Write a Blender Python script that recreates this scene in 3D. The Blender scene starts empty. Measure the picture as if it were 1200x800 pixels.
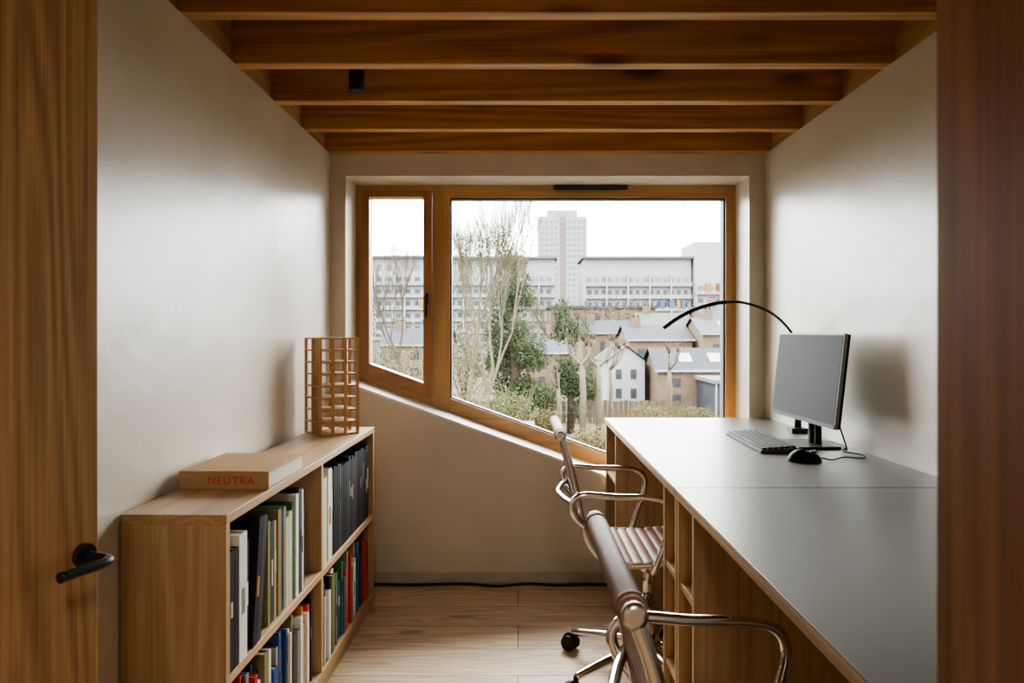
import bpy, bmesh, math, random
from mathutils import Vector, Matrix
random.seed(7)
scene = bpy.context.scene

# ------------------------------------------------------------------ materials
def nn(nt, t, **kw):
    n = nt.nodes.new(t)
    for k, v in kw.items(): setattr(n, k, v)
    return n

def new_mat(name):
    m = bpy.data.materials.new(name); m.use_nodes = True
    nt = m.node_tree
    return m, nt, nt.nodes["Principled BSDF"]

def flat(name, col, rough=0.5, metal=0.0, var=0.12, scale=8.0, bump=0.0, coat=0.0, spec=0.5):
    m, nt, b = new_mat(name)
    tc = nn(nt, "ShaderNodeTexCoord"); nz = nn(nt, "ShaderNodeTexNoise")
    nz.inputs["Scale"].default_value = scale; nz.inputs["Detail"].default_value = 5
    nt.links.new(tc.outputs["Object"], nz.inputs["Vector"])
    r = nn(nt, "ShaderNodeValToRGB")
    r.color_ramp.elements[0].position = 0.3; r.color_ramp.elements[1].position = 0.7
    r.color_ramp.elements[0].color = tuple(c*(1-var) for c in col)+(1,)
    r.color_ramp.elements[1].color = tuple(min(1, c*(1+var)) for c in col)+(1,)
    nt.links.new(nz.outputs["Fac"], r.inputs["Fac"])
    nt.links.new(r.outputs["Color"], b.inputs["Base Color"])
    b.inputs["Roughness"].default_value = rough; b.inputs["Metallic"].default_value = metal
    b.inputs["Specular IOR Level"].default_value = spec
    if coat: b.inputs["Coat Weight"].default_value = coat
    if bump:
        bp = nn(nt, "ShaderNodeBump"); bp.inputs["Strength"].default_value = bump
        bp.inputs["Distance"].default_value = 0.01
        nt.links.new(nz.outputs["Fac"], bp.inputs["Height"]); nt.links.new(bp.outputs["Normal"], b.inputs["Normal"])
    return m

def wood(name, c_dark, c_light, axis='X', rough=0.45, line=0.35, freq=26.0, across=5.0, along=0.5, knots=False, coat=0.0, fine=160):
    m, nt, b = new_mat(name)
    L = nt.links.new
    tc = nn(nt, "ShaderNodeTexCoord")
    def mp(al, ac):
        mpn = nn(nt, "ShaderNodeMapping")
        s = [ac]*3; s['XYZ'.index(axis)] = al
        mpn.inputs["Scale"].default_value = s
        L(tc.outputs["Object"], mpn.inputs["Vector"]); return mpn
    m1 = mp(along, across); n1 = nn(nt, "ShaderNodeTexNoise"); n1.inputs["Scale"].default_value = 1.0
    n1.inputs["Detail"].default_value = 1; L(m1.outputs["Vector"], n1.inputs["Vector"])
    mul = nn(nt, "ShaderNodeMath", operation='MULTIPLY'); mul.inputs[1].default_value = freq*6.28/2
    L(n1.outputs["Fac"], mul.inputs[0])
    sn = nn(nt, "ShaderNodeMath", operation='SINE'); L(mul.outputs[0], sn.inputs[0])
    m2 = mp(3, fine); n2 = nn(nt, "ShaderNodeTexNoise"); n2.inputs["Scale"].default_value = 1.0
    n2.inputs["Detail"].default_value = 4; L(m2.outputs["Vector"], n2.inputs["Vector"])
    a = nn(nt, "ShaderNodeMath", operation='MULTIPLY_ADD'); a.inputs[1].default_value = line*0.5; a.inputs[2].default_value = 0.0
    L(sn.outputs[0], a.inputs[0])
    c = nn(nt, "ShaderNodeMath", operation='ADD'); L(a.outputs[0], c.inputs[0]); L(n2.outputs["Fac"], c.inputs[1])
    r = nn(nt, "ShaderNodeValToRGB")
    r.color_ramp.elements[0].position = 0.2; r.color_ramp.elements[1].position = 0.8
    r.color_ramp.elements[0].color = tuple(c_dark)+(1,); r.color_ramp.elements[1].color = tuple(c_light)+(1,)
    L(c.outputs[0], r.inputs["Fac"])
    col = r.outputs["Color"]
    if knots:
        m3 = mp(1.9, 6.0); v = nn(nt, "ShaderNodeTexVoronoi"); v.inputs["Scale"].default_value = 1.0
        L(m3.outputs["Vector"], v.inputs["Vector"])
        kr = nn(nt, "ShaderNodeValToRGB")
        kr.color_ramp.elements[0].position = 0.07; kr.color_ramp.elements[1].position = 0.22
        kr.color_ramp.elements[0].color = (0.25, 0.19, 0.17, 1); kr.color_ramp.elements[1].color = (1, 1, 1, 1)
        L(v.outputs["Distance"], kr.inputs["Fac"])
        mx = nn(nt, "ShaderNodeMix", data_type='RGBA', blend_type='MULTIPLY'); mx.inputs[0].default_value = 0.85
        L(col, mx.inputs[6]); L(kr.outputs["Color"], mx.inputs[7]); col = mx.outputs[2]
    L(col, b.inputs["Base Color"])
    b.inputs["Roughness"].default_value = rough
    if coat: b.inputs["Coat Weight"].default_value = coat
    bp = nn(nt, "ShaderNodeBump"); bp.inputs["Strength"].default_value = 0.12; bp.inputs["Distance"].default_value = 0.002
    L(c.outputs[0], bp.inputs["Height"]); L(bp.outputs["Normal"], b.inputs["Normal"])
    return m

def plaster(name, c1, c2, rough):
    m, nt, b = new_mat(name); L = nt.links.new
    tc = nn(nt, "ShaderNodeTexCoord")
    n1 = nn(nt, "ShaderNodeTexNoise"); n1.inputs["Scale"].default_value = 2.0; n1.inputs["Detail"].default_value = 5
    n1.inputs["Roughness"].default_value = 0.55
    L(tc.outputs["Object"], n1.inputs["Vector"])
    r = nn(nt, "ShaderNodeValToRGB"); r.color_ramp.elements[0].position = .25; r.color_ramp.elements[1].position = .75
    r.color_ramp.elements[0].color = c1+(1,); r.color_ramp.elements[1].color = c2+(1,)
    L(n1.outputs["Fac"], r.inputs["Fac"]); L(r.outputs["Color"], b.inputs["Base Color"])
    b.inputs["Roughness"].default_value = rough
    n2 = nn(nt, "ShaderNodeTexNoise"); n2.inputs["Scale"].default_value = 4.5; n2.inputs["Detail"].default_value = 5
    L(tc.outputs["Object"], n2.inputs["Vector"])
    bp = nn(nt, "ShaderNodeBump"); bp.inputs["Strength"].default_value = 0.45; bp.inputs["Distance"].default_value = 0.01
    L(n2.outputs["Fac"], bp.inputs["Height"]); L(bp.outputs["Normal"], b.inputs["Normal"])
    return m

def floor_mat():
    m, nt, b = new_mat("oak_floorboards"); L = nt.links.new
    tc = nn(nt, "ShaderNodeTexCoord")
    br = nn(nt, "ShaderNodeTexBrick"); br.offset = 0.37
    br.inputs["Scale"].default_value = 1; br.inputs["Brick Width"].default_value = 1.9; br.inputs["Row Height"].default_value = .215
    br.inputs["Mortar Size"].default_value = .002; br.inputs["Mortar Smooth"].default_value = .1
    br.inputs["Color1"].default_value = (.72, .54, .36, 1); br.inputs["Color2"].default_value = (.56, .40, .25, 1)
    br.inputs["Mortar"].default_value = (.14, .085, .045, 1)
    L(tc.outputs["Object"], br.inputs["Vector"])
    mp = nn(nt, "ShaderNodeMapping"); mp.inputs["Scale"].default_value = (.8, 9, 1); L(tc.outputs["Object"], mp.inputs["Vector"])
    n1 = nn(nt, "ShaderNodeTexNoise"); n1.inputs["Scale"].default_value = 1.3; n1.inputs["Detail"].default_value = 5
    n1.inputs["Distortion"].default_value = .6
    L(mp.outputs["Vector"], n1.inputs["Vector"])
    mul = nn(nt, "ShaderNodeMath", operation='MULTIPLY'); mul.inputs[1].default_value = 60; L(n1.outputs["Fac"], mul.inputs[0])
    sn = nn(nt, "ShaderNodeMath", operation='SINE'); L(mul.outputs[0], sn.inputs[0])
    mr = nn(nt, "ShaderNodeMapRange"); mr.inputs[1].default_value = -1; mr.inputs[2].default_value = 1
    mr.inputs[3].default_value = .76; mr.inputs[4].default_value = 1.06; L(sn.outputs[0], mr.inputs[0])
    mp3 = nn(nt, "ShaderNodeMapping"); mp3.inputs["Scale"].default_value = (1.6, 4.2, 1); L(tc.outputs["Object"], mp3.inputs["Vector"])
    v = nn(nt, "ShaderNodeTexVoronoi"); v.inputs["Scale"].default_value = 1.0; L(mp3.outputs["Vector"], v.inputs["Vector"])
    kr = nn(nt, "ShaderNodeMapRange"); kr.inputs[1].default_value = .03; kr.inputs[2].default_value = .13
    kr.inputs[3].default_value = .4; kr.inputs[4].default_value = 1; L(v.outputs["Distance"], kr.inputs[0])
    mm = nn(nt, "ShaderNodeMath", operation='MULTIPLY'); L(mr.outputs[0], mm.inputs[0]); L(kr.outputs[0], mm.inputs[1])
    mx = nn(nt, "ShaderNodeMix", data_type='RGBA', blend_type='MULTIPLY'); mx.inputs[0].default_value = 1
    L(br.outputs["Color"], mx.inputs[6]); L(mm.outputs[0], mx.inputs[7]); L(mx.outputs[2], b.inputs["Base Color"])
    b.inputs["Roughness"].default_value = .5
    bp = nn(nt, "ShaderNodeBump"); bp.inputs["Strength"].default_value = .3; bp.inputs["Distance"].default_value = .002; bp.invert = True
    L(br.outputs["Fac"], bp.inputs["Height"]); L(bp.outputs["Normal"], b.inputs["Normal"])
    return m

def brickwall(name, c1, c2, mortar, w=.45, h=.15):
    m, nt, b = new_mat(name); L = nt.links.new
    tc = nn(nt, "ShaderNodeTexCoord"); mp = nn(nt, "ShaderNodeMapping"); mp.inputs["Rotation"].default_value = (math.radians(90), 0, 0)
    L(tc.outputs["Object"], mp.inputs["Vector"])
    br = nn(nt, "ShaderNodeTexBrick"); br.inputs["Scale"].default_value = 1
    br.inputs["Brick Width"].default_value = w; br.inputs["Row Height"].default_value = h; br.inputs["Mortar Size"].default_value = .015
    br.inputs["Color1"].default_value = c1+(1,); br.inputs["Color2"].default_value = c2+(1,); br.inputs["Mortar"].default_value = mortar+(1,)
    L(mp.outputs["Vector"], br.inputs["Vector"]); L(br.outputs["Color"], b.inputs["Base Color"])
    b.inputs["Roughness"].default_value = .9; b.inputs["Specular IOR Level"].default_value = .1
    return m

M = {}
M['plaster'] = plaster("lime_plaster", (.58, .52, .43), (.70, .635, .54), .31)
M['paint'] = flat("white_sill_paint", (.75, .74, .71), .5)
M['skirt'] = flat("skirting_paint", (.50, .45, .38), .55)
M['floor'] = floor_mat()
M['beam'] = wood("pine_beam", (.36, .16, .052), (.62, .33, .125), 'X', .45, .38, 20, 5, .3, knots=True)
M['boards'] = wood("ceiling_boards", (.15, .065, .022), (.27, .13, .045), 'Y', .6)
M['ledger'] = wood("pine_ledger", (.38, .22, .09), (.56, .35, .16), 'Y', .5)
M['oak_door'] = wood("oak_door_veneer", (.20, .108, .044), (.39, .23, .105), 'Z', .5, .32, 30, 10, .5, fine=260)
M['oak_jamb'] = wood("oak_jamb", (.13, .056, .022), (.23, .105, .042), 'Z', .5, .3)
for ax in 'XYZ':
    M['ply'+ax] = wood("oak_ply_"+ax, (.34, .205, .10), (.52, .345, .185), ax, .5, .25, 18, 7, .4)
    M['win'+ax] = wood("oiled_window_timber_"+ax, (.34, .185, .072), (.52, .30, .125), ax, .38, .25, 10, 8, .6)
    M['sash'+ax] = wood("sash_timber_"+ax, (.26, .115, .042), (.40, .185, .070), ax, .38, .25, 10, 8, .6)
M['lino'] = flat("desk_linoleum", (.112, .108, .091), .36, 0, .03, 3, spec=.40)
M['black'] = flat("black_plastic", (.012, .012, .013), .55, spec=.25)
M['blackmetal'] = flat("black_metal", (.014, .014, .015), .45, spec=.35)
M['darkgrey'] = flat("dark_grey_metal", (.05, .05, .052), .5, 0, spec=.3)
M['grey'] = flat("grey_plastic", (.30, .30, .30), .5)
M['keybase'] = flat("keyboard_base", (.10, .10, .10), .6, spec=.2)
M['chrome'] = flat("chrome", (.72, .71, .70), .12, 1.0, .02)
M['alu'] = flat("polished_aluminium", (.62, .60, .57), .25, 1.0, .03)
M['leather'] = flat("brown_leather", (.18, .084, .046), .5, 0, .2, 30, .15, spec=.25)
M['screen'] = flat("monitor_screen", (.030, .031, .032), .6, 0, .02, spec=.12)
M['bookc'] = flat("tan_book_cloth", (.45, .28, .15), .7, 0, .06, 60, spec=.2)
M['bookred'] = flat("red_foil", (.60, .05, .02), .5)
M['paper'] = flat("book_paper", (.62, .58, .48), .8, 0, .15, 200)
M['modelwood'] = wood("model_basswood", (.42, .25, .12), (.60, .39, .20), 'Z', .6, .2)

def glass_mat():
    m = bpy.data.materials.new("window_glass"); m.use_nodes = True; nt = m.node_tree
    nt.nodes.clear()
    o = nn(nt, "ShaderNodeOutputMaterial"); t = nn(nt, "ShaderNodeBsdfTransparent"); g = nn(nt, "ShaderNodeBsdfGlossy")
    t.inputs["Color"].default_value = (.96, .97, .96, 1); g.inputs["Roughness"].default_value = 0.0
    f = nn(nt, "ShaderNodeFresnel"); f.inputs["IOR"].default_value = 1.3
    mx = nn(nt, "ShaderNodeMixShader")
    nt.links.new(f.outputs[0], mx.inputs[0]); nt.links.new(t.outputs[0], mx.inputs[1]); nt.links.new(g.outputs[0], mx.inputs[2])
    nt.links.new(mx.outputs[0], o.inputs[0]); return m
M['glass'] = glass_mat()

# ------------------------------------------------------------------ mesh helpers
class B:
    def __init__(s, *mats):
        s.bm = bmesh.new(); s.mats = list(mats)
    def mi(s, mat):
        if mat not in s.mats: s.mats.append(mat)
        return s.mats.index(mat)
    def hexa(s, vs, mat):
        i = s.mi(mat); v = [s.bm.verts.new(p) for p in vs]
        for f in ((0,3,2,1),(4,5,6,7),(0,1,5,4),(1,2,6,5),(2,3,7,6),(3,0,4,7)):
            fc = s.bm.faces.new([v[k] for k in f]); fc.material_index = i
    def box(s, x0, x1, y0, y1, z0, z1, mat, mtx=None):
        vs = [Vector(p) for p in ((x0,y0,z0),(x1,y0,z0),(x1,y1,z0),(x0,y1,z0),(x0,y0,z1),(x1,y0,z1),(x1,y1,z1),(x0,y1,z1))]
        if mtx is not None: vs = [mtx @ v for v in vs]
        s.hexa(vs, mat)
    def prism(s, poly, y0, y1, mat):   # poly in XZ
        i = s.mi(mat)
        a = [s.bm.verts.new((x, y0, z)) for x, z in poly]; b = [s.bm.verts.new((x, y1, z)) for x, z in poly]
        s.bm.faces.new(a).material_index = i; s.bm.faces.new(b[::-1]).material_index = i
        n = len(poly)
        for k in range(n):
            s.bm.faces.new([a[k], b[k], b[(k+1)%n], a[(k+1)%n]]).material_index = i
    def tube(s, pts, r, mat, seg=10, caps=True, smooth=True):
        i = s.mi(mat); pts = [Vector(p) for p in pts]; n = len(pts)
        rs = r if isinstance(r, (list, tuple)) else [r]*n
        rings = []; nrm = None
        for k in range(n):
            t = (pts[min(k+1, n-1)]-pts[max(k-1, 0)]).normalized()
            if nrm is None:
                up = Vector((0,0,1)) if abs(t.z) < .9 else Vector((1,0,0))
                nrm = t.cross(up).normalized()
            else:
                nrm = (nrm - t*nrm.dot(t)).normalized()
            bn = t.cross(nrm)
            rings.append([s.bm.verts.new(pts[k]+(nrm*math.cos(a)+bn*math.sin(a))*rs[k]) for a in [2*math.pi*j/seg for j in range(seg)]])
        for k in range(n-1):
            for j in range(seg):
                f = s.bm.faces.new([rings[k][j], rings[k][(j+1)%seg], rings[k+1][(j+1)%seg], rings[k+1][j]])
                f.material_index = i; f.smooth = smooth
        if caps:
            s.bm.faces.new(rings[0][::-1]).material_index = i; s.bm.faces.new(rings[-1]).material_index = i
    def grid(s, rows, mat, smooth=True):
        i = s.mi(mat); vs = [[s.bm.verts.new(p) for p in r] for r in rows]
        for a in range(len(vs)-1):
            for b in range(len(vs[0])-1):
                f = s.bm.faces.new([vs[a][b], vs[a][b+1], vs[a+1][b+1], vs[a+1][b]]); f.material_index = i; f.smooth = smooth
    def quad(s, p, mat):
        f = s.bm.faces.new([s.bm.verts.new(v) for v in p]); f.material_index = s.mi(mat)
    def done(s, name, bevel=0, parent=None, loc=None, rot=None, recalc=True):
        if recalc: bmesh.ops.recalc_face_normals(s.bm, faces=s.bm.faces)
        me = bpy.data.meshes.new(name); s.bm.to_mesh(me); s.bm.free()
        for m in s.mats: me.materials.append(M[m] if isinstance(m, str) else m)
        o = bpy.data.objects.new(name, me); scene.collection.objects.link(o)
        if loc: o.location = loc
        if rot: o.rotation_euler = rot
        if bevel:
            md = o.modifiers.new("bev", 'BEVEL'); md.width = bevel; md.segments = 2; md.limit_method = 'ANGLE'; md.angle_limit = math.radians(50)
        if parent: o.parent = parent
        return o

def smoothpath(pts, n=8):
    pts = [Vector(p) for p in pts]; out = []
    P = [pts[0]*2-pts[1]]+pts+[pts[-1]*2-pts[-2]]
    for k in range(1, len(P)-2):
        a, b, c, d = P[k-1], P[k], P[k+1], P[k+2]
        for j in range(n):
            t = j/n
            out.append(.5*((2*b)+(c-a)*t+(2*a-5*b+4*c-d)*t*t+(3*b-a-3*c+d)*t**3))
    out.append(pts[-1]); return out

# ------------------------------------------------------------------ room shell
XL, XR, YB, ZS, ZC = -.895, 1.18, 3.527, 2.046, 2.25
WX0, WX1, WZ1 = -.822, 1.1026, 1.94
def zd(x): return .96-.3597*(x-WX0)

b = B('floor'); b.box(-1.4, 1.5, -1.6, YB+.3, -.12, 0, 'floor'); b.done("floor")
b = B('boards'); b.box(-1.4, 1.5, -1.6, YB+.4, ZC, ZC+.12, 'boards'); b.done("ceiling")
b = B('plaster'); b.box(XL-.25, XL, .35, YB, 0, ZS, 'plaster'); b.box(XL-.25, XL-.06, .35, YB, ZS, ZC, 'plaster'); b.done("wall_left")
b = B('plaster'); b.box(XR, XR+.25, .35, YB, 0, ZS, 'plaster'); b.box(XR+.06, XR+.25, .35, YB, ZS, ZC, 'plaster'); b.done("wall_right")
b = B('plaster')
YO = YB+.36
b.box(XL-.25, WX0, YB, YO, 0, ZC, 'plaster'); b.box(WX1, XR+.25, YB, YO, 0, ZC, 'plaster')
b.box(WX0, WX1, YB, YO, WZ1, ZC, 'plaster')
b.prism([(WX0, 0), (WX1, 0), (WX1, zd(WX1)-.012), (WX0, zd(WX0)-.012)], YB, YO, 'plaster')
b.done("wall_back")
b = B('paint'); b.prism([(WX0, zd(WX0)-.012), (WX1, zd(WX1)-.012), (WX1, zd(WX1)), (WX0, zd(WX0))], YB-.004, 3.75, 'paint'); b.done("trim_sill")
b = B('skirt'); b.box(XL, XR, YB-.010, YB, 0.004, .052, 'skirt'); b.done("baseboard_back", .002)
b = B('skirt'); b.box(XL, XL+.010, .52, YB-.012, 0.004, .052, 'skirt'); b.done("baseboard_left", .002)
# entrance wall; unseen hallway box behind the camera, added to block sky light
b = B('plaster'); b.box(-1.145, -.95, .35, .5, 0, ZC, 'plaster'); b.box(.325, 1.18, .35, .5, 0, ZC, 'plaster'); b.box(-.95, .325, .35, .5, 2.1, ZC, 'plaster'); b.done("wall_front")
b = B('oak_jamb'); b.box(.285, .325, .34, .505, 0, 2.06, 'oak_jamb'); b.box(-.95, -.91, .34, .505, 0, 2.06, 'oak_jamb'); b.box(-.95, .325, .34, .505, 2.06, 2.1, 'oak_jamb'); b.done("trim_door_frame", .002)
b = B('plaster'); b.box(-1.4, -1.145, -1.6, .35, 0, ZC, 'plaster'); b.done("wall_hall_left")
b = B('plaster'); b.box(1.3, 1.5, -1.6, .35, 0, ZC, 'plaster'); b.done("wall_hall_right")
b = B('plaster'); b.box(-1.4, 1.5, -1.8, -1.6, 0, ZC, 'plaster'); b.done("wall_hall_back")

# ceiling beams
b = B('beam')
y = YB
ys = []
while y > .6:
    ys.append(y); y -= .378
for y in ys:
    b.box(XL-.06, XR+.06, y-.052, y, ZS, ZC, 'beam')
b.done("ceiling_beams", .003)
b = B('ledger')
prev = .5
for y in sorted(ys):
    for x0, x1 in ((XL-.06, XL-.012), (XR+.012, XR+.06)):
        b.box(x0, x1, prev, y-.052, ZS+.001, ZC, 'ledger')
    prev = y
b.done("trim_ledger", .001)

# ------------------------------------------------------------------ window
b = B()
F0, F1 = 3.75, 3.84
def diagbar(x0, x1, lo, hi, y0, y1, mat): b.prism([(x0, zd(x0)+lo), (x1, zd(x1)+lo), (x1, zd(x1)+hi), (x0, zd(x0)+hi)], y0, y1, mat)
b.prism([(-.822, zd(-.822)), (-.790, zd(-.790)), (-.790, 1.94), (-.822, 1.94)], F0, F1, 'winZ')
b.prism([(-.790, 1.915), (-.433, 1.915), (-.433, 1.94), (-.790, 1.94)], F0, F1, 'winX')
diagbar(-.790, -.433, 0, .034, F0, F1, 'winX')
b.prism([(-.433, zd(-.433)), (-.346, zd(-.346)), (-.346, 1.94), (-.433, 1.94)], F0, F1, 'winZ')
b.prism([(1.054, zd(1.054)), (1.1026, zd(1.1026)), (1.1026, 1.94), (1.054, 1.94)], F0, F1, 'winZ')
b.prism([(-.346, 1.878), (1.054, 1.878), (1.054, 1.94), (-.346, 1.94)], F0, F1, 'winX')
diagbar(-.346, 1.054, 0, .072, F0, F1, 'winX')
b.prism([(-.346, zd(-.346)+.07), (-.338, zd(-.338)+.07), (-.338, 1.878), (-.346, 1.878)], F0+.02, F1-.01, 'darkgrey')
b.prism([(1.046, zd(1.046)+.07), (1.054, zd(1.054)+.07), (1.054, 1.878), (1.046, 1.878)], F0+.02, F1-.01, 'darkgrey')
b.prism([(-.338, 1.871), (1.046, 1.871), (1.046, 1.878), (-.338, 1.878)], F0+.02, F1-.01, 'darkgrey')
diagbar(-.338, 1.046, .072, .079, F0+.02, F1-.01, 'darkgrey')
S0 = F0-.012
b.prism([(-.788, zd(-.788)+.036), (-.752, zd(-.752)+.036), (-.752, 1.913), (-.788, 1.913)], S0, F1-.02, 'sashZ')
b.prism([(-.478, zd(-.478)+.036), (-.437, zd(-.437)+.036), (-.437, 1.913), (-.478, 1.913)], S0, F1-.02, 'sashZ')
b.prism([(-.752, 1.878), (-.478, 1.878), (-.478, 1.913), (-.752, 1.913)], S0, F1-.02, 'sashX')
diagbar(-.752, -.478, .036, .102, S0, F1-.02, 'sashX')
b.box(-.468, -.452, S0-.012, S0, 1.34, 1.39, 'blackmetal'); b.box(-.465, -.455, S0-.035, S0-.012, 1.36, 1.37, 'blackmetal'); b.box(-.466, -.454, S0-.042, S0-.030, 1.27, 1.375, 'blackmetal')
b.box(.18, .555, F0-.016, F0, 1.918, 1.938, 'darkgrey'); b.box(.19, .545, F0-.022, F0-.016, 1.912, 1.921, 'darkgrey')
b.prism([(-.338, zd(-.338)+.079), (1.046, zd(1.046)+.079), (1.046, 1.871), (-.338, 1.871)], 3.790, 3.791, 'glass')
b.prism([(-.752, zd(-.752)+.102), (-.478, zd(-.478)+.102), (-.478, 1.878), (-.752, 1.878)], 3.790, 3.791, 'glass')
b.done("window_1")

# ------------------------------------------------------------------ door (left)
b = B()
W = .575
b.box(-W, 0, 0, .042, .008, 2.04, 'oak_door')        # local: x=0 free edge, y=0 room-side face
door = b.done("door_1", .002)
ang = math.atan2(.936, .353)
door.location = (-.648, 1.142, 0); door.rotation_euler = (0, 0, ang)
b = B()
hx = -.026; hz = .862
b.tube([(hx, 0, hz), (hx, -.007, hz)], .018, 'blackmetal', 24)
b.tube(smoothpath([(hx, -.005, hz), (hx, -.038, hz), (hx-.003, -.056, hz), (hx-.016, -.064, hz), (hx-.045, -.065, hz), (hx-.088, -.065, hz)], 6), .0075, 'blackmetal', 14)
b.done("door_handle", parent=door)

# ------------------------------------------------------------------ bookshelf
BL, BD, BH = 1.52, .24, .79
b = B()
T = .022
b.box(0, BL, 0, BD, BH-T, BH, 'plyX')
b.box(0, T, .001, BD, 0, BH-T, 'plyZ'); b.box(BL-T, BL, .001, BD, 0, BH-T, 'plyZ')
b.box(BL/2-T/2, BL/2+T/2, .004, BD-.01, .09, BH-T, 'plyZ')
b.box(T, BL-T, .003, BD-.01, .40, .40+T, 'plyX')
b.box(T, BL-T, .003, BD-.01, .07, .07+T, 'plyX')
b.box(T, BL-T, .02, .035, 0, .07, 'plyX')
b.box(T, BL-T, BD-.012, BD-.002, 0.01, BH-T, 'plyX')
shelf = b.done("bookcase", .0015)
sa = math.pi/2-.023
shelf.location = (-.650, 1.65, 0); shelf.rotation_euler = (0, 0, sa)

pal = {}
def bc(name, c, r=.6):
    pal[name] = flat("book_"+name, c, r, 0, .06, 40, spec=.2); return pal[name]
bc('black', (.010,.010,.011)); bc('white', (.66,.64,.60)); bc('cream', (.52,.45,.32)); bc('grey', (.20,.20,.19)); bc('dgrey', (.035,.035,.038))
bc('olive', (.19,.17,.075)); bc('red', (.45,.03,.02)); bc('blue', (.025,.06,.18)); bc('teal', (.03,.16,.19)); bc('green', (.05,.15,.07)); bc('orange', (.55,.19,.04)); bc('pink', (.42,.2,.18)); bc('tan', (.35,.23,.12))
b = B()
def book(x, th, h, d, z, c, inset, lean=0.0):
    m = Matrix.Translation((x, 0, z)) @ Matrix.Rotation(lean, 4, 'Y')
    cv = pal[c]
    t = min(.003, th*.2)
    b.box(0, t, inset, inset+d, 0, h, cv, m); b.box(th-t, th, inset, inset+d, 0, h, cv, m)
    b.box(t, th-t, inset, inset+.003, 0, h, cv, m)
    b.box(t, th-t, inset+.003, inset+d-.004, .003, h-.004, 'paper', m)
    if random.random() < .5 and th > .012:
        lc = random.choice(['white', 'cream', 'grey', 'black', 'orange']) if c != 'white' else random.choice(['black', 'red', 'grey'])
        h0 = random.uniform(.35, .6)*h
        b.box(th*.3, th*.7, inset-.0006, inset, h0, h0+random.uniform(.12, .28)*h, pal[lc], m)
Zu, Zl = .40+T+.0005, .07+T+.0005
x = T+.004
for c, th, h, ins in [('black',.026,.275,.004),('black',.024,.275,.004),('white',.046,.30,.003),('white',.010,.27,.012),('black',.02,.27,.012)]:
    book(x, th, h, .2, Zu, c, ins); x += th+.002
for c, th, h, ins, ln in [('black',.03,.315,.004,.16),('dgrey',.026,.31,.006,.16),('grey',.012,.30,.015,.15)]:
    book(x+.0, th, h, .2, Zu, c, ins, ln); x += th+.004
x += .055
for c, th, h, ins in [('olive',.018,.275,.015),('dgrey',.022,.27,.015),('tan',.02,.265,.015),('olive',.026,.29,.012),('black',.022,.28,.015),('grey',.018,.285,.015),('cream',.022,.25,.015),('cream',.024,.26,.015),('green',.016,.28,.015),('white',.022,.30,.01),('dgrey',.03,.31,.01),('white',.022,.30,.014),('dgrey',.026,.25,.02)]:
    if x+th > BL/2-T/2-.01: break
    book(x, th, h, .2, Zu, c, ins); x += th+.003
x = BL/2+T/2+.01
for c, th, h, ins in [('cream',.05,.29,.01),('orange',.012,.15,.015),('white',.04,.31,.01),('grey',.03,.30,.015)]:
    book(x, th, h, .2, Zu, c, ins); x += th+.003
while x < BL-T-.05:
    c = random.choice(['black','black','black','black','dgrey']); th = random.choice([.018, .022, .026])
    book(x, th, random.choice([.29, .30, .305]), .2, Zu, c, .012); x += th+.004
for x0, x1 in ((T+.004, BL/2-T/2-.02), (BL/2+T/2+.004, BL-T-.02)):
    x = x0
    while x < x1-.03:
        th = random.choice([.010, .014, .018, .024, .03])
        c = random.choice(['white','cream','grey','black','red','blue','teal','green','orange','white','white','tan','black','olive','grey','red','dgrey','blue'])
        book(x, th, random.uniform(.2, .29), random.uniform(.16, .2), Zl, c, random.uniform(.006, .025)); x += th+.003
bk = b.done("shelved_books", parent=None); bk.location = shelf.location; bk.rotation_euler = shelf.rotation_euler

b = B()
w, d, t = .235, .29, .048
b.box(0, w, 0, d, 0, .004, 'bookc'); b.box(0, w, 0, d, t-.004, t, 'bookc'); b.box(0, w, 0, .005, .004, t-.004, 'bookc')
b.box(.004, w-.005, .005, d-.005, .004, t-.004, 'paper')
nb = b.done("large_hardback_book", .0012); nb.location = (-.878, 1.915, BH+.0005); nb.rotation_euler = (0, 0, -.03)
fc = bpy.data.curves.new("spine_lettering", 'FONT'); fc.body = "NEUTRA"; fc.size = .029; fc.extrude = .0004; fc.space_character = 1.15
fc.materials.append(M['bookred'])
fo = bpy.data.objects.new("spine_lettering", fc); scene.collection.objects.link(fo); fo.parent = nb
fo.location = (.075, -.0006, .014); fo.rotation_euler = (math.radians(90), 0, 0)

# wooden architectural tower model: floor plates on a perimeter column grid
b = B()
S, H, p = .165, .382, .0105
gx_ = [-S/2+p/2+(S-p)*k/3 for k in range(4)]
gy_ = [-S/2+p/2+(S-p)*k/2 for k in range(3)]
for i, gx in enumerate(gx_):
    for j, gy in enumerate(gy_):
        if 0 < i < 3 and 0 < j < 2: continue
        b.box(gx-p/2, gx+p/2, gy-p/2, gy+p/2, 0, H, 'modelwood')
nf = 8
for k in range(nf+1):
    z0 = (H-.004)*k/nf
    b.box(-S/2+.002, S/2-.002, -S/2+.002, S/2-.002, z0, z0+.0065, 'modelwood')
b.box(-S/2+p, -S/2+p+.004, -S/2+p, .0, .0, H, 'modelwood')   # core panel behind the narrow face
b.done("wooden_tower_model", loc=(-.752, 2.985, BH+.0005), rot=(0, 0, math.radians(36)))

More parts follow.
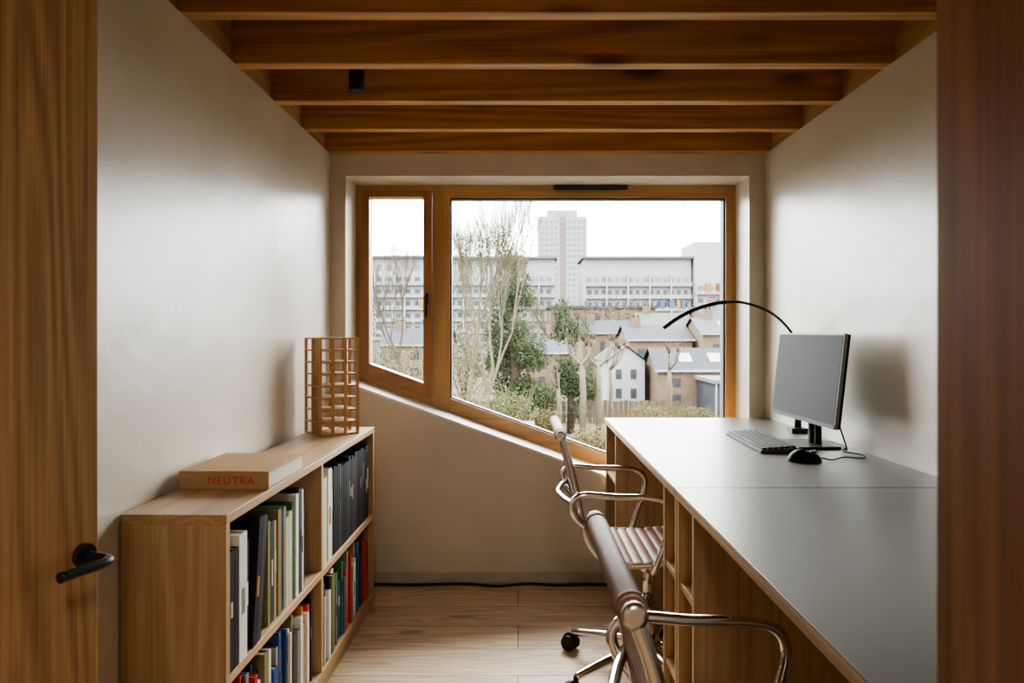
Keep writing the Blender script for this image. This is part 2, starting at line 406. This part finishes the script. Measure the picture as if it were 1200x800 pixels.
# ------------------------------------------------------------------ desk
DX, DZ = .41, .79
def desk(y0, y1, units):
    b = B()
    b.box(DX, XR-.003, y0, y1, DZ-.004, DZ, 'lino'); b.box(DX, XR-.003, y0, y1, DZ-.024, DZ-.004, 'plyY')
    for u0, u1 in units:
        t = .02
        b.box(DX+.006, XR-.02, u0, u0+t, 0, DZ-.024, 'plyZ'); b.box(DX+.006, XR-.02, u1-t, u1, 0, DZ-.024, 'plyZ')
        for z in (.0, .26, .535): b.box(DX+.010, XR-.02, u0+t, u1-t, z+.02 if z == 0 else z, z+.04 if z == 0 else z+.018, 'plyX')
        b.box(.80, .812, u0+t, u1-t, .02, DZ-.024, 'plyZ')
    b.box(XR-.02, XR-.005, y0, y1, .3, DZ-.024, 'plyY')
    return b.done("desk", .0012)
desk(1.942, YB-.015, [(1.945, 2.12), (3.15, 3.50)])
desk(.52, 1.938, [(1.75, 1.935)])
b = B()
for k, (c, th, h) in enumerate([('black',.03,.2),('dgrey',.03,.19),('grey',.03,.2),('black',.04,.21),('blue',.02,.2),('dgrey',.04,.18)]):
    yy = 3.18+sum([.03,.03,.03,.04,.02,.04][:k])+.004*k
    b.box(.45, .66, yy, yy+th, .5535, .5535+h*.95, pal[c]); b.box(.45, .66, yy, yy+th, .2785, .2785+h, pal[c])
b.done("box_files")

# ------------------------------------------------------------------ monitor
b = B()
mw, mh = .53, .315
R = Matrix.Translation((0, 0, .09)) @ Matrix.Rotation(math.radians(6.5), 4, 'Y')
b.box(0, .012, -mw/2, mw/2, 0, mh, 'grey', R)
b.box(-.0015, 0, -mw/2+.006, mw/2-.006, .014, mh-.006, 'screen', R)
b.box(-.0012, 0, -mw/2+.001, mw/2-.001, .001, .014, 'black', R)
b.box(.012, .022, -mw/2+.002, mw/2-.002, .002, mh-.002, 'black', R)
b.box(.022, .046, -mw/2+.12, mw/2-.12, .04, mh-.09, 'black', R)
b.box(.045, .068, -.03, .03, .0, .20, 'black')
b.tube([(.056, 0, .008), (.05, 0, .17)], .02, 'black', 16)
b.box(-.055, .105, -.10, .10, .0005, .009, 'black')
b.done("computer_monitor", .0015, loc=(1.012, 2.66, DZ+.0005), rot=(0, 0, math.radians(2.5)))

# keyboard
b = B()
b.prism([(-.065, .0), (.065, .0), (.065, .020), (-.065, .010)], -.222, .222, 'keybase')
for r_ in range(6):
    for c_ in range(19):
        xx = -.058+r_*.0195; yy = -.214+c_*.0226
        if r_ == 0 and 6 <= c_ <= 10:
            if c_ > 6: continue
            y1 = yy+.0226*5-.003
        else: y1 = yy+.0190
        z = .010+(xx+.065)/.13*.010
        b.box(xx, xx+.0160, yy, y1, z-.002, z+.007, 'black')
b.done("computer_keyboard", .0008, loc=(.882, 2.70, DZ+.0005), rot=(0, 0, math.radians(-1)))

# mouse
b = B()
rows = []
for i in range(13):
    u = i/12
    row = []
    for j in range(17):
        a = 2*math.pi*j/16
        el = math.pi/2*(1-u)
        x_ = .054*math.cos(el)*math.cos(a); y_ = .032*math.cos(el)*math.sin(a)*(1-.12*math.cos(a)); z_ = .034*math.sin(el)*(1-.15*math.cos(a))
        row.append((x_, y_, max(z_, 0)))
    rows.append(row)
b.grid(rows, 'black')
b.box(.018, .034, -.004, .004, .024, .033, 'grey')
b.done("computer_mouse", loc=(.905, 2.335, DZ+.0015))
b = B()
zc = DZ+.005
b.tube(smoothpath([(.958, 2.335, zc+.006), (.99, 2.33, zc), (1.05, 2.38, zc), (1.10, 2.36, zc), (1.13, 2.42, zc), (1.10, 2.50, zc), (1.14, 2.58, zc+.001), (1.15, 2.72, zc)], 8), .0024, 'black', 8)
b.tube(smoothpath([(1.12, 2.60, zc+.10), (1.125, 2.56, zc+.04), (1.12, 2.52, zc+.002), (1.15, 2.62, zc), (1.14, 2.76, zc)], 8), .003, 'black', 8)
b.done("desk_cables")
b = B()
pts = [(XL+.1+k*.14, YB-.045+random.uniform(-.022, .015), .008) for k in range(15)]
b.tube(smoothpath(pts, 5), .006, 'black', 8)
b.done("floor_cable")

# arc desk lamp
b = B()
ly = 3.0
path = smoothpath([(1.135, ly, DZ+.02), (1.145, ly, .92), (1.148, ly, 1.05), (1.125, ly, 1.165), (1.065, ly, 1.245), (.99, ly, 1.293), (.90, ly, 1.318), (.84, ly, 1.318)], 8)
b.tube(path, .0055, 'blackmetal', 12)
hp = smoothpath([(.85, ly, 1.319), (.80, ly, 1.313), (.72, ly, 1.290), (.65, ly, 1.255), (.59, ly, 1.213)], 6)
b.tube(hp, [.006]+[.0085]*(len(hp)-2)+[.007], 'blackmetal', 12)
b.box(1.10, 1.165, ly-.03, ly+.03, DZ+.0005, DZ+.02, 'blackmetal')
b.tube([(1.135, ly, DZ+.015), (1.135, ly, DZ+.07)], .014, 'blackmetal', 14)
b.done("arc_desk_lamp")

b = B()
b.tube([(-.567, 2.60, 2.043), (-.567, 2.60, 2.15)], .027, 'black', 24)
b.tube([(-.567, 2.60, 2.15), (-.567, 2.60, ZC)], .008, 'black', 12)
b.tube([(-.567, 2.60, ZC-.012), (-.567, 2.60, ZC)], .035, 'black', 24)
b.done("ceiling_spotlight")

# ------------------------------------------------------------------ office chair
def build_chair():
    b = B()
    prof = smoothpath([(-.315,0,.865), (-.292,0,.80), (-.268,0,.70), (-.248,0,.60), (-.226,0,.525), (-.178,0,.468), (-.10,0,.448), (.03,0,.452), (.14,0,.462), (.20,0,.452), (.235,0,.415)], 40)
    L = [0]
    for k in range(1, len(prof)): L.append(L[-1]+(prof[k]-prof[k-1]).length)
    tot = L[-1]; N = 26*8
    def at(s):
        for k in range(1, len(L)):
            if L[k] >= s:
                t = (s-L[k-1])/max(1e-9, L[k]-L[k-1]); return prof[k-1].lerp(prof[k], t)
        return prof[-1]
    P = [at(tot*i/N) for i in range(N+1)]
    up, dn = [], []
    for i, q in enumerate(P):
        t = (P[min(i+1, N)]-P[max(i-1, 0)]).normalized()
        n = Vector((-t.z, 0, t.x)); n = n if n.dot(Vector((1, 0, 1))) > 0 else -n
        rib = abs(math.sin(math.pi*i/8))**.5
        up.append(q+n*(.005+.0050*rib)); dn.append(q-n*(.004+.0045*rib))
    hw = .205
    def rows(pts): return [[(q.x, yy, q.z) for yy in (-hw, -hw*.5, 0, hw*.5, hw)] for q in pts]
    b.grid(rows(up), 'leather'); b.grid(rows(dn), 'leather')
    for s_ in (-1, 1):
        b.grid([[(u.x, s_*hw, u.z), (d_.x, s_*hw, d_.z)] for u, d_ in zip(up, dn)], 'leather')
        b.tube([(q.x, s_*(hw+.009), q.z) for q in P[::4]], .0105, 'alu', 10)
    for q in (P[0], P[-1]):
        b.tube([(q.x, -hw-.012, q.z), (q.x, -hw, q.z), (q.x, hw, q.z), (q.x, hw+.012, q.z)], [.016, .0185, .0185, .016], 'leather', 18)
        for s_ in (-1, 1):
            b.tube([(q.x, s_*(hw+.010), q.z), (q.x, s_*(hw+.018), q.z), (q.x, s_*(hw+.022), q.z)], [.0165, .0165, .010], 'alu', 18)
            b.tube([(q.x, s_*(hw-.016), q.z), (q.x, s_*(hw-.010), q.z)], [.0200, .0200], 'leather', 18)
    for (x, z, dx, dz) in ((-.262, .64, -.05, 0), (-.05, .44, 0, -.035), (.12, .45, 0, -.035)):
        b.tube(smoothpath([(x, -hw-.01, z), (x+dx*.6, -.12, z+dz*.7), (x+dx, 0, z+dz), (x+dx*.6, .12, z+dz*.7), (x, hw+.01, z)], 6), .010, 'chrome', 10)
    b.box(-.09, .14, -.035, .035, .392, .412, 'alu')
    for s_ in (-1, 1):
        ya = s_*(hw+.045)
        arm = smoothpath([(-.238, s_*(hw+.012), .575), (-.272, ya-.006*s_, .615), (-.282, ya, .655), (-.245, ya, .682), (-.14, ya, .676), (-.04, ya, .674), (.012, ya, .662), (.034, ya, .625), (.022, ya, .56), (-.004, ya, .49), (-.018, ya-.012*s_, .445), (-.02, s_*(hw+.0), .425), (-.02, s_*.10, .41), (-.02, 0, .405)], 7)
        b.tube(arm, .0105, 'chrome', 12)
    b.tube([(0, 0, .40), (0, 0, .26)], .018, 'chrome', 18)
    b.tube([(0, 0, .27), (0, 0, .08)], .027, 'chrome', 20)
    b.tube([(0, 0, .13), (0, 0, .065)], [.045, .052], 'chrome', 20)
    b.tube(smoothpath([(.02, .03, .40), (.04, .15, .405), (.05, .22, .39)], 5), .005, 'black', 8)
    for k in range(5):
        a = math.radians(141+72*k); c, s_ = math.cos(a), math.sin(a)
        pts = smoothpath([(c*.03, s_*.03, .098), (c*.15, s_*.15, .095), (c*.27, s_*.27, .078), (c*.315, s_*.315, .070)], 4)
        b.tube(pts, [.021-.009*i/(len(pts)-1) for i in range(len(pts))], 'chrome', 12)
        cx, cy = c*.315, s_*.315
        b.tube([(cx, cy, .075), (cx, cy, .045)], .008, 'blackmetal', 10)
        tx, ty = -s_, c
        ox, oy = cx+c*.012, cy+s_*.012
        for w0, w1 in ((-.024, -.005), (.005, .024)):
            b.tube([(ox+tx*w0, oy+ty*w0, .0275), (ox+tx*w1, oy+ty*w1, .0275)], .0275, 'black', 20)
        b.tube([(ox+tx*-.02, oy+ty*-.02, .0275), (ox+tx*.02, oy+ty*.02, .0275)], .010, 'grey', 10)
        hood = [(ox+c*math.cos(t)*.031, oy+s_*math.cos(t)*.031, .0275+math.sin(t)*.031) for t in [math.pi*i/8 for i in range(9)]]
        b.tube(hood, .006, 'black', 8)
    return b.done("office_chair")
ch = build_chair(); ch.location = (.452, 2.585, .0005)
c2 = bpy.data.objects.new("office_chair", ch.data); scene.collection.objects.link(c2); c2.location = (.452, 1.09, .0005); c2.rotation_euler = (0, 0, 0)

# ------------------------------------------------------------------ exterior
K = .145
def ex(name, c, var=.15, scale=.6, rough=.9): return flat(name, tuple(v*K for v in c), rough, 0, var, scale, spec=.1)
E = dict(white=ex("ext_render", (.74,.75,.76), .05), pale=ex("ext_pale_concrete", (.64,.65,.67), .06), dark=ex("ext_glazing", (.09,.10,.12), .3, 2, .6), midwin=ex("ext_hazy_glazing", (.44,.46,.49), .2, 2),  # pale tones on the distant blocks paint in haze
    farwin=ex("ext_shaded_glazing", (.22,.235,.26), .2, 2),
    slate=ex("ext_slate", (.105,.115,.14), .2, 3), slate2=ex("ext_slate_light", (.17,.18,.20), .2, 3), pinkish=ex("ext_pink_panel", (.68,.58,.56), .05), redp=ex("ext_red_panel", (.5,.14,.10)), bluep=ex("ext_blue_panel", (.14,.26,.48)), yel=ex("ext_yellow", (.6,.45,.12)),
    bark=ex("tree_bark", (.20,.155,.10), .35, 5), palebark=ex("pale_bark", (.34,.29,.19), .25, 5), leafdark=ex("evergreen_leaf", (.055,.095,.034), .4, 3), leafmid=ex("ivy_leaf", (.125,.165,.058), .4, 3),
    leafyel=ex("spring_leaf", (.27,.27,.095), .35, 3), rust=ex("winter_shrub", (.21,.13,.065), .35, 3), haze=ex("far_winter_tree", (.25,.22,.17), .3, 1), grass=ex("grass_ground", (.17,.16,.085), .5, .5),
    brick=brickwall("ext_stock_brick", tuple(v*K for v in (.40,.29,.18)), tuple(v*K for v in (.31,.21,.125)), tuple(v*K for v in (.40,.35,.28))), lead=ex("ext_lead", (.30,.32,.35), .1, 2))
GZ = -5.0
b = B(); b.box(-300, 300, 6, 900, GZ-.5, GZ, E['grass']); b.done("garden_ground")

def facade(b, x0, x1, y, z0, z1, nx, nz, wf, hf, mat, off=.06):
    dx, dz = (x1-x0)/nx, (z1-z0)/nz
    for i in range(nx):
        for k in range(nz):
            cx, cz = x0+(i+.5)*dx, z0+(k+.5)*dz
            b.box(cx-dx*wf/2, cx+dx*wf/2, y-off, y+.02, cz-dz*hf/2, cz+dz*hf/2, mat)

b = B()
Y = 346.8
b.box(9.6, 19.5, Y, Y+20, GZ, 55, E['pale']); b.box(22.5, 32.4, Y, Y+20, GZ, 55, E['pale']); b.box(19.5, 22.5, Y+1.5, Y+20, GZ, 57, E['pinkish'])
b.box(14, 28, Y+3, Y+17, 55, 58.5, E['pale']); b.box(20.8, 21.1, Y+8, Y+8.3, 58.5, 65, E['redp'])
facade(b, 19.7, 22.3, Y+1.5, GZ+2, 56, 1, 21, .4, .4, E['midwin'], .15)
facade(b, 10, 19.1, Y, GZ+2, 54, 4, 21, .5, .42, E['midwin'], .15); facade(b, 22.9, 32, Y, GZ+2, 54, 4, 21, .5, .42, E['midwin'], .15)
b.done("tower_block")

def slab(name, x0, x1, y, ztop, floors, nx, roof=True, bal=True, skip=1):
    b = B()
    b.box(x0, x1, y, y+14, GZ, ztop, E['white'])
    if roof: b.box(x0-.6, x1+.6, y-1.2, y+15, ztop, ztop+.5, E['lead'])
    h = 2.9
    for f in range(skip, floors):
        zt = ztop-.8-f*h*1.0
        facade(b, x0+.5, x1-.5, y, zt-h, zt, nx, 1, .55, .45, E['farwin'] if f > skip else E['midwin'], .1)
        if bal and f > 0:
            b.box(x0, x1, y-1.0, y, zt-h+.1, zt-h+.3, E['pale']); b.box(x0, x1, y-1.0, y-.9, zt-h+.3, zt-h+1.0, E['pale'])
            for i in range(0, nx, 3):
                b.box(x0+(x1-x0)*i/nx, x0+(x1-x0)*i/nx+.35, y-1.1, y, zt-h, zt, E['white'])
    for i in range(nx//3):
        xx = random.uniform(x0, x1-2)
        b.box(xx, xx+1.1, y-1.15, y, ztop-4*h, ztop-4*h+1.9, random.choice([E['redp'], E['bluep'], E['yel']]))
    return b.done(name)
slab("apartment_block", 15.5, 40.6, 173.4, 18.2, 6, 15)
slab("apartment_block", 41.0, 66, 172, 22.0, 7, 12, skip=3, roof=False)
slab("apartment_block", -62, -20, 176, 18.6, 7, 18, skip=0)
slab("apartment_block", -19.5, 9.0, 180, 18.8, 7, 14)
b = B()
b.box(6, 26, 140, 150, GZ, 5.5, E['brick']); b.box(5.5, 26.5, 139.5, 150.5, 5.5, 6.0, E['slate']); facade(b, 6.5, 25.5, 140, 0, 5.3, 10, 2, .5, .5, E['dark'], .08)
b.done("low_apartment_block")

def house(name, x0, x1, y0, y1, eave, ridge, wall, roof, along='X', wins=(3, 2), chim=True, skylight=False):
    b = B()
    b.box(x0, x1, y0, y1, GZ, eave, E[wall])
    o = .25
    if along == 'X':
        ym = (y0+y1)/2
        vs = [(x0-o, y0-o, eave), (x1+o, y0-o, eave), (x1+o, ym, ridge), (x0-o, ym, ridge), (x0-o, y1+o, eave), (x1+o, y1+o, eave)]
        b.quad([vs[0], vs[1], vs[2], vs[3]], E[roof]); b.quad([vs[3], vs[2], vs[5], vs[4]], E[roof])
        for xx in (x0, x1):
            b.bm.faces.new([b.bm.verts.new(p) for p in ((xx, y0, eave), (xx, y1, eave), (xx, ym, ridge-.1))]).material_index = b.mi(E[wall])
        b.box(x0-o, x1+o, y0-o-.08, y0-o, eave-.12, eave+.05, E['white'])
        if skylight:
            for sx in (.35, .7):
                cx = x0+(x1-x0)*sx
                f = lambda t: (y0+(ym-y0)*t, eave+(ridge-eave)*t+.12)
                (ya, za), (yb, zb) = f(.3), f(.7)
                b.quad([(cx-.5, ya, za), (cx+.5, ya, za), (cx+.5, yb, zb), (cx-.5, yb, zb)], E['white'])
    else:
        xm = (x0+x1)/2
        b.prism([(x0, eave), (x1, eave), (xm, ridge-.1)], y0, y1, E[wall])
        for xs in (x0-o, x1+o):
            b.quad([(xs, y0-o, eave-.1), (xm, y0-o, ridge), (xm, y1+o, ridge), (xs, y1+o, eave-.1)], E[roof])
    facade(b, x0+.3, x1-.3, y0, GZ+.6, eave-.3, wins[0], wins[1], .4, .5, E['dark'], .05)
    if chim:
        cx = x0+(x1-x0)*.15; b.box(cx, cx+.8, (y0+y1)/2-.4, (y0+y1)/2+.4, eave, ridge+.8, E['brick'])
        for k in (.2, .6): b.tube([(cx+k, (y0+y1)/2, ridge+.8), (cx+k, (y0+y1)/2, ridge+1.1)], .12, E['rust'], 8)
    return b.done(name, recalc=False)
house("terraced_house", 7.5, 13.5, 86, 93, 1.0, 2.5, 'brick', 'slate', 'X', (4, 2))
house("terraced_house", 14, 20, 84, 92, 1.8, 3.4, 'brick', 'slate2', 'X', (4, 2))
house("terraced_house", 20.5, 30, 80, 90, 2.4, 4.2, 'brick', 'slate', 'X', (5, 2))
house("terraced_house", 10.5, 16.5, 70, 78, .4, 1.8, 'brick', 'slate', 'X', (3, 2))
house("terraced_house", 17, 24, 68, 76, 1.0, 2.5, 'brick', 'slate2', 'X', (3, 2), skylight=True)
house("terraced_house", -.6, 5.2, 72, 80, -.9, .3, 'brick', 'slate', 'X', (3, 2))
house("terraced_house", -16, -8, 86, 94, -.4, 1.6, 'brick', 'slate', 'X', (3, 2))
house("gabled_house", 7.0, 9.9, 57.8, 66, -1.1, .1, 'white', 'slate', 'Y', (2, 2), chim=False)
house("brick_house", 10.4, 17.0, 55, 61, -1.7, -.1, 'brick', 'slate', 'X', (3, 2), chim=False, skylight=True)
b = B(); b.box(13.2, 17.5, 49.5, 54.5, GZ, -2.3, E['dark']); b.box(13.0, 17.7, 49.3, 54.6, -2.3, -2.05, E['lead'])
for k in range(6): b.box(13.2+k*.84, 13.3+k*.84, 49.4, 49.5, GZ, -2.3, E['white'])
b.done("garden_room")
b = B(); b.box(-9.4, -8.2, 43, 44, GZ, .7, E['lead']); b.box(-9.5, -8.1, 42.9, 44.1, .7, .8, E['pale']); b.done("roof_access_hut")
b = B()
for k in range(60):
    b.box(-10+k*.35, -10+k*.35+.31, 50, 50.05, GZ, GZ+1.5+.04*math.sin(k*1.7), E['bark'])
b.box(-10, 11, 50.05, 50.1, GZ+.4, GZ+.5, E['bark'])
b.done("garden_fence")
b = B(); b.box(-2.2, .4, 17, 23, -5, -1.75, E['brick']); b.box(-2.3, .5, 16.9, 23.1, -1.75, -1.6, E['lead']); b.done("flat_roof_extension")

def leaves(b, center, rad, n, size, mats, rnd):
    for _ in range(n):
        v = Vector((rnd.gauss(0, 1), rnd.gauss(0, 1), rnd.gauss(0, 1))).normalized()*(rnd.uniform(.35, 1)**.6)*(1+.2*math.sin(rnd.random()*9))
        p = Vector((center[0]+rad[0]*v.x, center[1]+rad[1]*v.y, center[2]+rad[2]*v.z))
        u = Vector((rnd.gauss(0, 1), rnd.gauss(0, 1), rnd.gauss(0, 1))).normalized(); w = u.orthogonal().normalized()
        s = size*rnd.uniform(.5, 1.4)
        b.quad([p-u*s, p-w*s*.5, p+u*s, p+w*s*.5], rnd.choice(mats))

def tree(name, base, height, mat, levels=5, spread=.55, r0=.14, kids=3, seed=1, seg=5, trunk=.35, upbias=.25, leaf=None, nleaf=4):
    rnd = random.Random(seed); b = B()
    def grow(p, d, L, r, lev):
        n = 3; pts = [p]; q = p.copy(); dd = d.copy()
        for k in range(n):
            dd = (dd+Vector((rnd.uniform(-.15, .15), rnd.uniform(-.15, .15), upbias*.2))).normalized()
            q = q+dd*(L/n); pts.append(q.copy())
        b.tube(pts, [r*(1-.35*k/n) for k in range(n+1)], mat, seg if lev > 1 else 3, caps=False)
        if leaf and lev <= 2 and q.z < base[2]+height*.8:
            leaves(b, pts[-1], (.45, .45, .45), nleaf, .05, leaf, rnd)
        if lev == 0: return
        for c in range(kids+(1 if rnd.random() < .4 else 0)):
            a = rnd.uniform(0, 6.28); s = spread*rnd.uniform(.6, 1.3)
            side = dd.orthogonal().normalized(); side.rotate(Matrix.Rotation(a, 3, dd))
            nd = (dd*math.cos(s)+side*math.sin(s)+Vector((0, 0, upbias))).normalized()
            grow(pts[rnd.choice([-1, -1, -2])], nd, L*rnd.uniform(.62, .85), r*.55, lev-1)
    grow(Vector(base), Vector((0, 0, 1)), height*trunk, r0, levels)
    return b.done(name, recalc=False)

rnd = random.Random(3)
# ivy-clad evergreen tree (broad, irregular)
b = B()
b.tube([(-.3, 44, GZ), (-.2, 44, 0), (-.1, 44, 6.0)], [.35, .25, .05], E['bark'], 8)
for k in range(62):
    z = rnd.uniform(-3.4, 6.0); w = 1.9*(1-max(0, z-1)/6.5)
    a = rnd.uniform(0, 6.28); rr = rnd.uniform(.3, .8); cx, cy = -.2+w*rr*math.cos(a), 44+w*rr*math.sin(a)
    e = Vector((cx, cy, z)); b.tube([(-.2, 44, z-.8), e], [.05, .015], E['bark'], 4, caps=False)
    lr = rnd.uniform(.45, .8)
    leaves(b, (cx, cy, z), (lr, lr, lr*rnd.uniform(.8, 1.2)), 300, .08, [E['leafdark'], E['leafdark'], E['leafmid']] if rnd.random() < .6 else [E['leafmid'], E['leafdark']], rnd)
b.done("evergreen_tree", recalc=False)
b = B()
b.tube([(3.2, 45, GZ), (3.2, 45, 2.5)], [.25, .06], E['bark'], 8)
for k in range(14):
    z = rnd.uniform(-4, 2.6); a = rnd.uniform(0, 6.28)
    leaves(b, (3.2+.6*math.cos(a), 45+.5*math.sin(a), z), (.6, .55, .7), 350, .09, [E['leafdark'], E['leafdark'], E['leafmid']], rnd)
b.done("evergreen_tree", recalc=False)
ly_ = [E['leafyel'], E['leafmid'], E['leafyel']]
tree("birch_tree", (-2.75, 40, GZ), 14, E['palebark'], 6, .36, .15, 3, 11, trunk=.30, upbias=.40, leaf=ly_, nleaf=3)
tree("birch_tree", (-1.75, 38, GZ), 14.5, E['palebark'], 6, .34, .14, 3, 5, trunk=.30, upbias=.42, leaf=ly_, nleaf=3)
tree("bare_tree", (-8.0, 52, GZ), 14, E['bark'], 6, .42, .18, 3, 21, trunk=.3, upbias=.3)
tree("bare_tree", (1.4, 62, GZ), 9, E['bark'], 5, .5, .14, 3, 8, trunk=.3)
tree("bare_tree", (6.2, 82, GZ), 11, E['bark'], 5, .5, .14, 3, 9, trunk=.3)
tree("bare_tree", (5.0, 104, GZ), 13, E['bark'], 5, .5, .16, 3, 12, trunk=.3)
def pollard(x, y, ztop, seed, r=.2):
    rnd = random.Random(seed); b = B()
    b.tube([(x, y, GZ), (x+.08, y, (GZ+ztop)/2), (x, y, ztop-1.2)], [r*1.2, r, r*.85], E['palebark'], 9)
    for k in range(5):
        a = rnd.uniform(0, 6.28); L = rnd.uniform(.7, 1.5)
        e = Vector((x+math.cos(a)*L*.6, y+math.sin(a)*L*.6, ztop-1.2+L*.9))
        m = Vector((x+math.cos(a)*L*.4, y+math.sin(a)*L*.4, ztop-1.2+L*.3))
        b.tube(smoothpath([(x, y, ztop-1.35), m, e], 4), [v*.75 for v in (r*.9, r*.8, r*.6, r*.5, r*.45, r*.4, r*.4, r*.45, r*.5)], E['palebark'], 8)
        for j in range(8):
            d = Vector((rnd.uniform(-.5, .5), rnd.uniform(-.5, .5), 1)).normalized()
            b.tube([e, e+d*rnd.uniform(.3, .8)], [.03, .008], E['bark'], 4)
    b.done("pollarded_tree", recalc=False)
pollard(3.45, 40, .7, 1, .17); pollard(4.55, 42, .5, 2, .15); pollard(9.6, 47, .1, 3, .14); pollard(2.2, 41, -.6, 4, .12); pollard(5.6, 45, .2, 6, .12)
for (x, y, z, rx, rz, mats) in [(-7.2, 36, -1.6, 2.0, 2.4, ['leafyel', 'leafmid']), (-4.6, 34, -1.9, 1.8, 2.7, ['leafyel', 'leafyel', 'leafmid']), (-2.4, 33, -2.5, 1.6, 2.5, ['leafyel', 'rust', 'leafmid']),
      (-.2, 38.5, -3.2, 1.5, 1.6, ['leafmid', 'leafyel']), (1.9, 48.5, -3.3, 1.0, 1.5, ['leafdark', 'leafmid']), (1.6, 42, -4.0, .9, 1.1, ['rust', 'leafyel']), (3.6, 36, -4.2, 1.4, .9, ['rust', 'leafyel']),
      (6.6, 39, -4.0, 1.7, 1.1, ['rust', 'rust', 'leafyel']), (8.0, 44, -4.0, 1.4, 1.1, ['rust', 'leafyel', 'leafmid']), (1.4, 33, -4.3, 1.5, .9, ['leafmid', 'rust']), (11.5, 46, -4.2, 1.4, .9, ['rust', 'leafmid']),
      (5.4, 56, -3.2, 1.0, 2.2, ['rust', 'leafdark', 'leafmid']), (-4.5, 62, -1.5, 3.0, 3.0, ['rust', 'leafmid', 'leafyel']), (-12.5, 58, -1.5, 3.0, 3.0, ['leafmid', 'leafyel'])]:
    b = B()
    for k in range(7):
        leaves(b, (x+rnd.uniform(-.5, .5)*rx, y+rnd.uniform(-.5, .5)*rx, z+rnd.uniform(-.4, .4)*rz), (rx*.6, rx*.6, rz*.6), 330, .07*(y/40), [E[m] for m in mats], rnd)
    for k in range(14):
        a = rnd.uniform(0, 6.28)
        b.tube([(x, y, GZ), (x+rx*.8*math.cos(a), y+rx*.8*math.sin(a), z+rz*rnd.uniform(.3, 1.1))], [.05, .01], E['bark'], 4)
    b.done("garden_shrub", recalc=False)
# distant belt of winter trees between terraces and slabs: one object
b = B()
for k in range(60):
    x = -36+k*1.5+rnd.uniform(-.8, .8); y = rnd.uniform(108, 130); h = rnd.uniform(6.5, 12.5)
    b.tube([(x, y, GZ), (x, y, GZ+h*.8)], [.2, .06], E['haze'], 5, caps=False)
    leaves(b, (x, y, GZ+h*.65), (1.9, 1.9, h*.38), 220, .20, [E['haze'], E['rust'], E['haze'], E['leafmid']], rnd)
b.done("distant_tree_belt", recalc=False)

# ------------------------------------------------------------------ lights & world
w = bpy.data.worlds.new("overcast"); scene.world = w; w.use_nodes = True; nt = w.node_tree
bg = nt.nodes["Background"]
tc = nn(nt, "ShaderNodeTexCoord"); sp = nn(nt, "ShaderNodeSeparateXYZ"); rp = nn(nt, "ShaderNodeValToRGB")
rp.color_ramp.elements[0].position = 0.05; rp.color_ramp.elements[0].color = (.41, .42, .435, 1)
rp.color_ramp.elements[1].position = .7; rp.color_ramp.elements[1].color = (1, .985, .965, 1)
nt.links.new(tc.outputs["Generated"], sp.inputs[0]); nt.links.new(sp.outputs["Z"], rp.inputs["Fac"]); nt.links.new(rp.outputs["Color"], bg.inputs["Color"])
bg.inputs["Strength"].default_value = 40.0

pl = bpy.data.lights.new("window_portal", 'AREA'); pl.shape = 'RECTANGLE'; pl.size = 1.93; pl.size_y = 1.68
pl.cycles.is_portal = True
po = bpy.data.objects.new("window_portal", pl); scene.collection.objects.link(po); po.location = ((WX0+WX1)/2, 3.86, 1.10); po.rotation_euler = (math.radians(-90), 0, 0)

hl = bpy.data.lights.new("hall_fill_light", 'AREA'); hl.shape = 'DISK'; hl.size = .5; hl.energy = 26; hl.color = (1, .93, .84)  # unseen fill added behind the camera to brighten the foreground
ho = bpy.data.objects.new("hall_fill_light", hl); scene.collection.objects.link(ho); ho.location = (.1, -.7, ZC-.03)

# ------------------------------------------------------------------ camera
cam = bpy.data.cameras.new("camera"); co = bpy.data.objects.new("camera", cam); scene.collection.objects.link(co)
co.location = (0, 0, 1.2); co.rotation_euler = (math.radians(90), 0, 0)
cam.sensor_width = 36; cam.lens = 26.01; cam.shift_x = -7/1200; cam.shift_y = -12/1200
cam.clip_start = .02; cam.clip_end = 2000
cam.dof.use_dof = True; cam.dof.focus_distance = 3.2; cam.dof.aperture_fstop = 8
scene.camera = co
scene.view_settings.view_transform = 'AgX'
scene.view_settings.look = 'AgX - Medium High Contrast'
scene.view_settings.exposure = 0.1
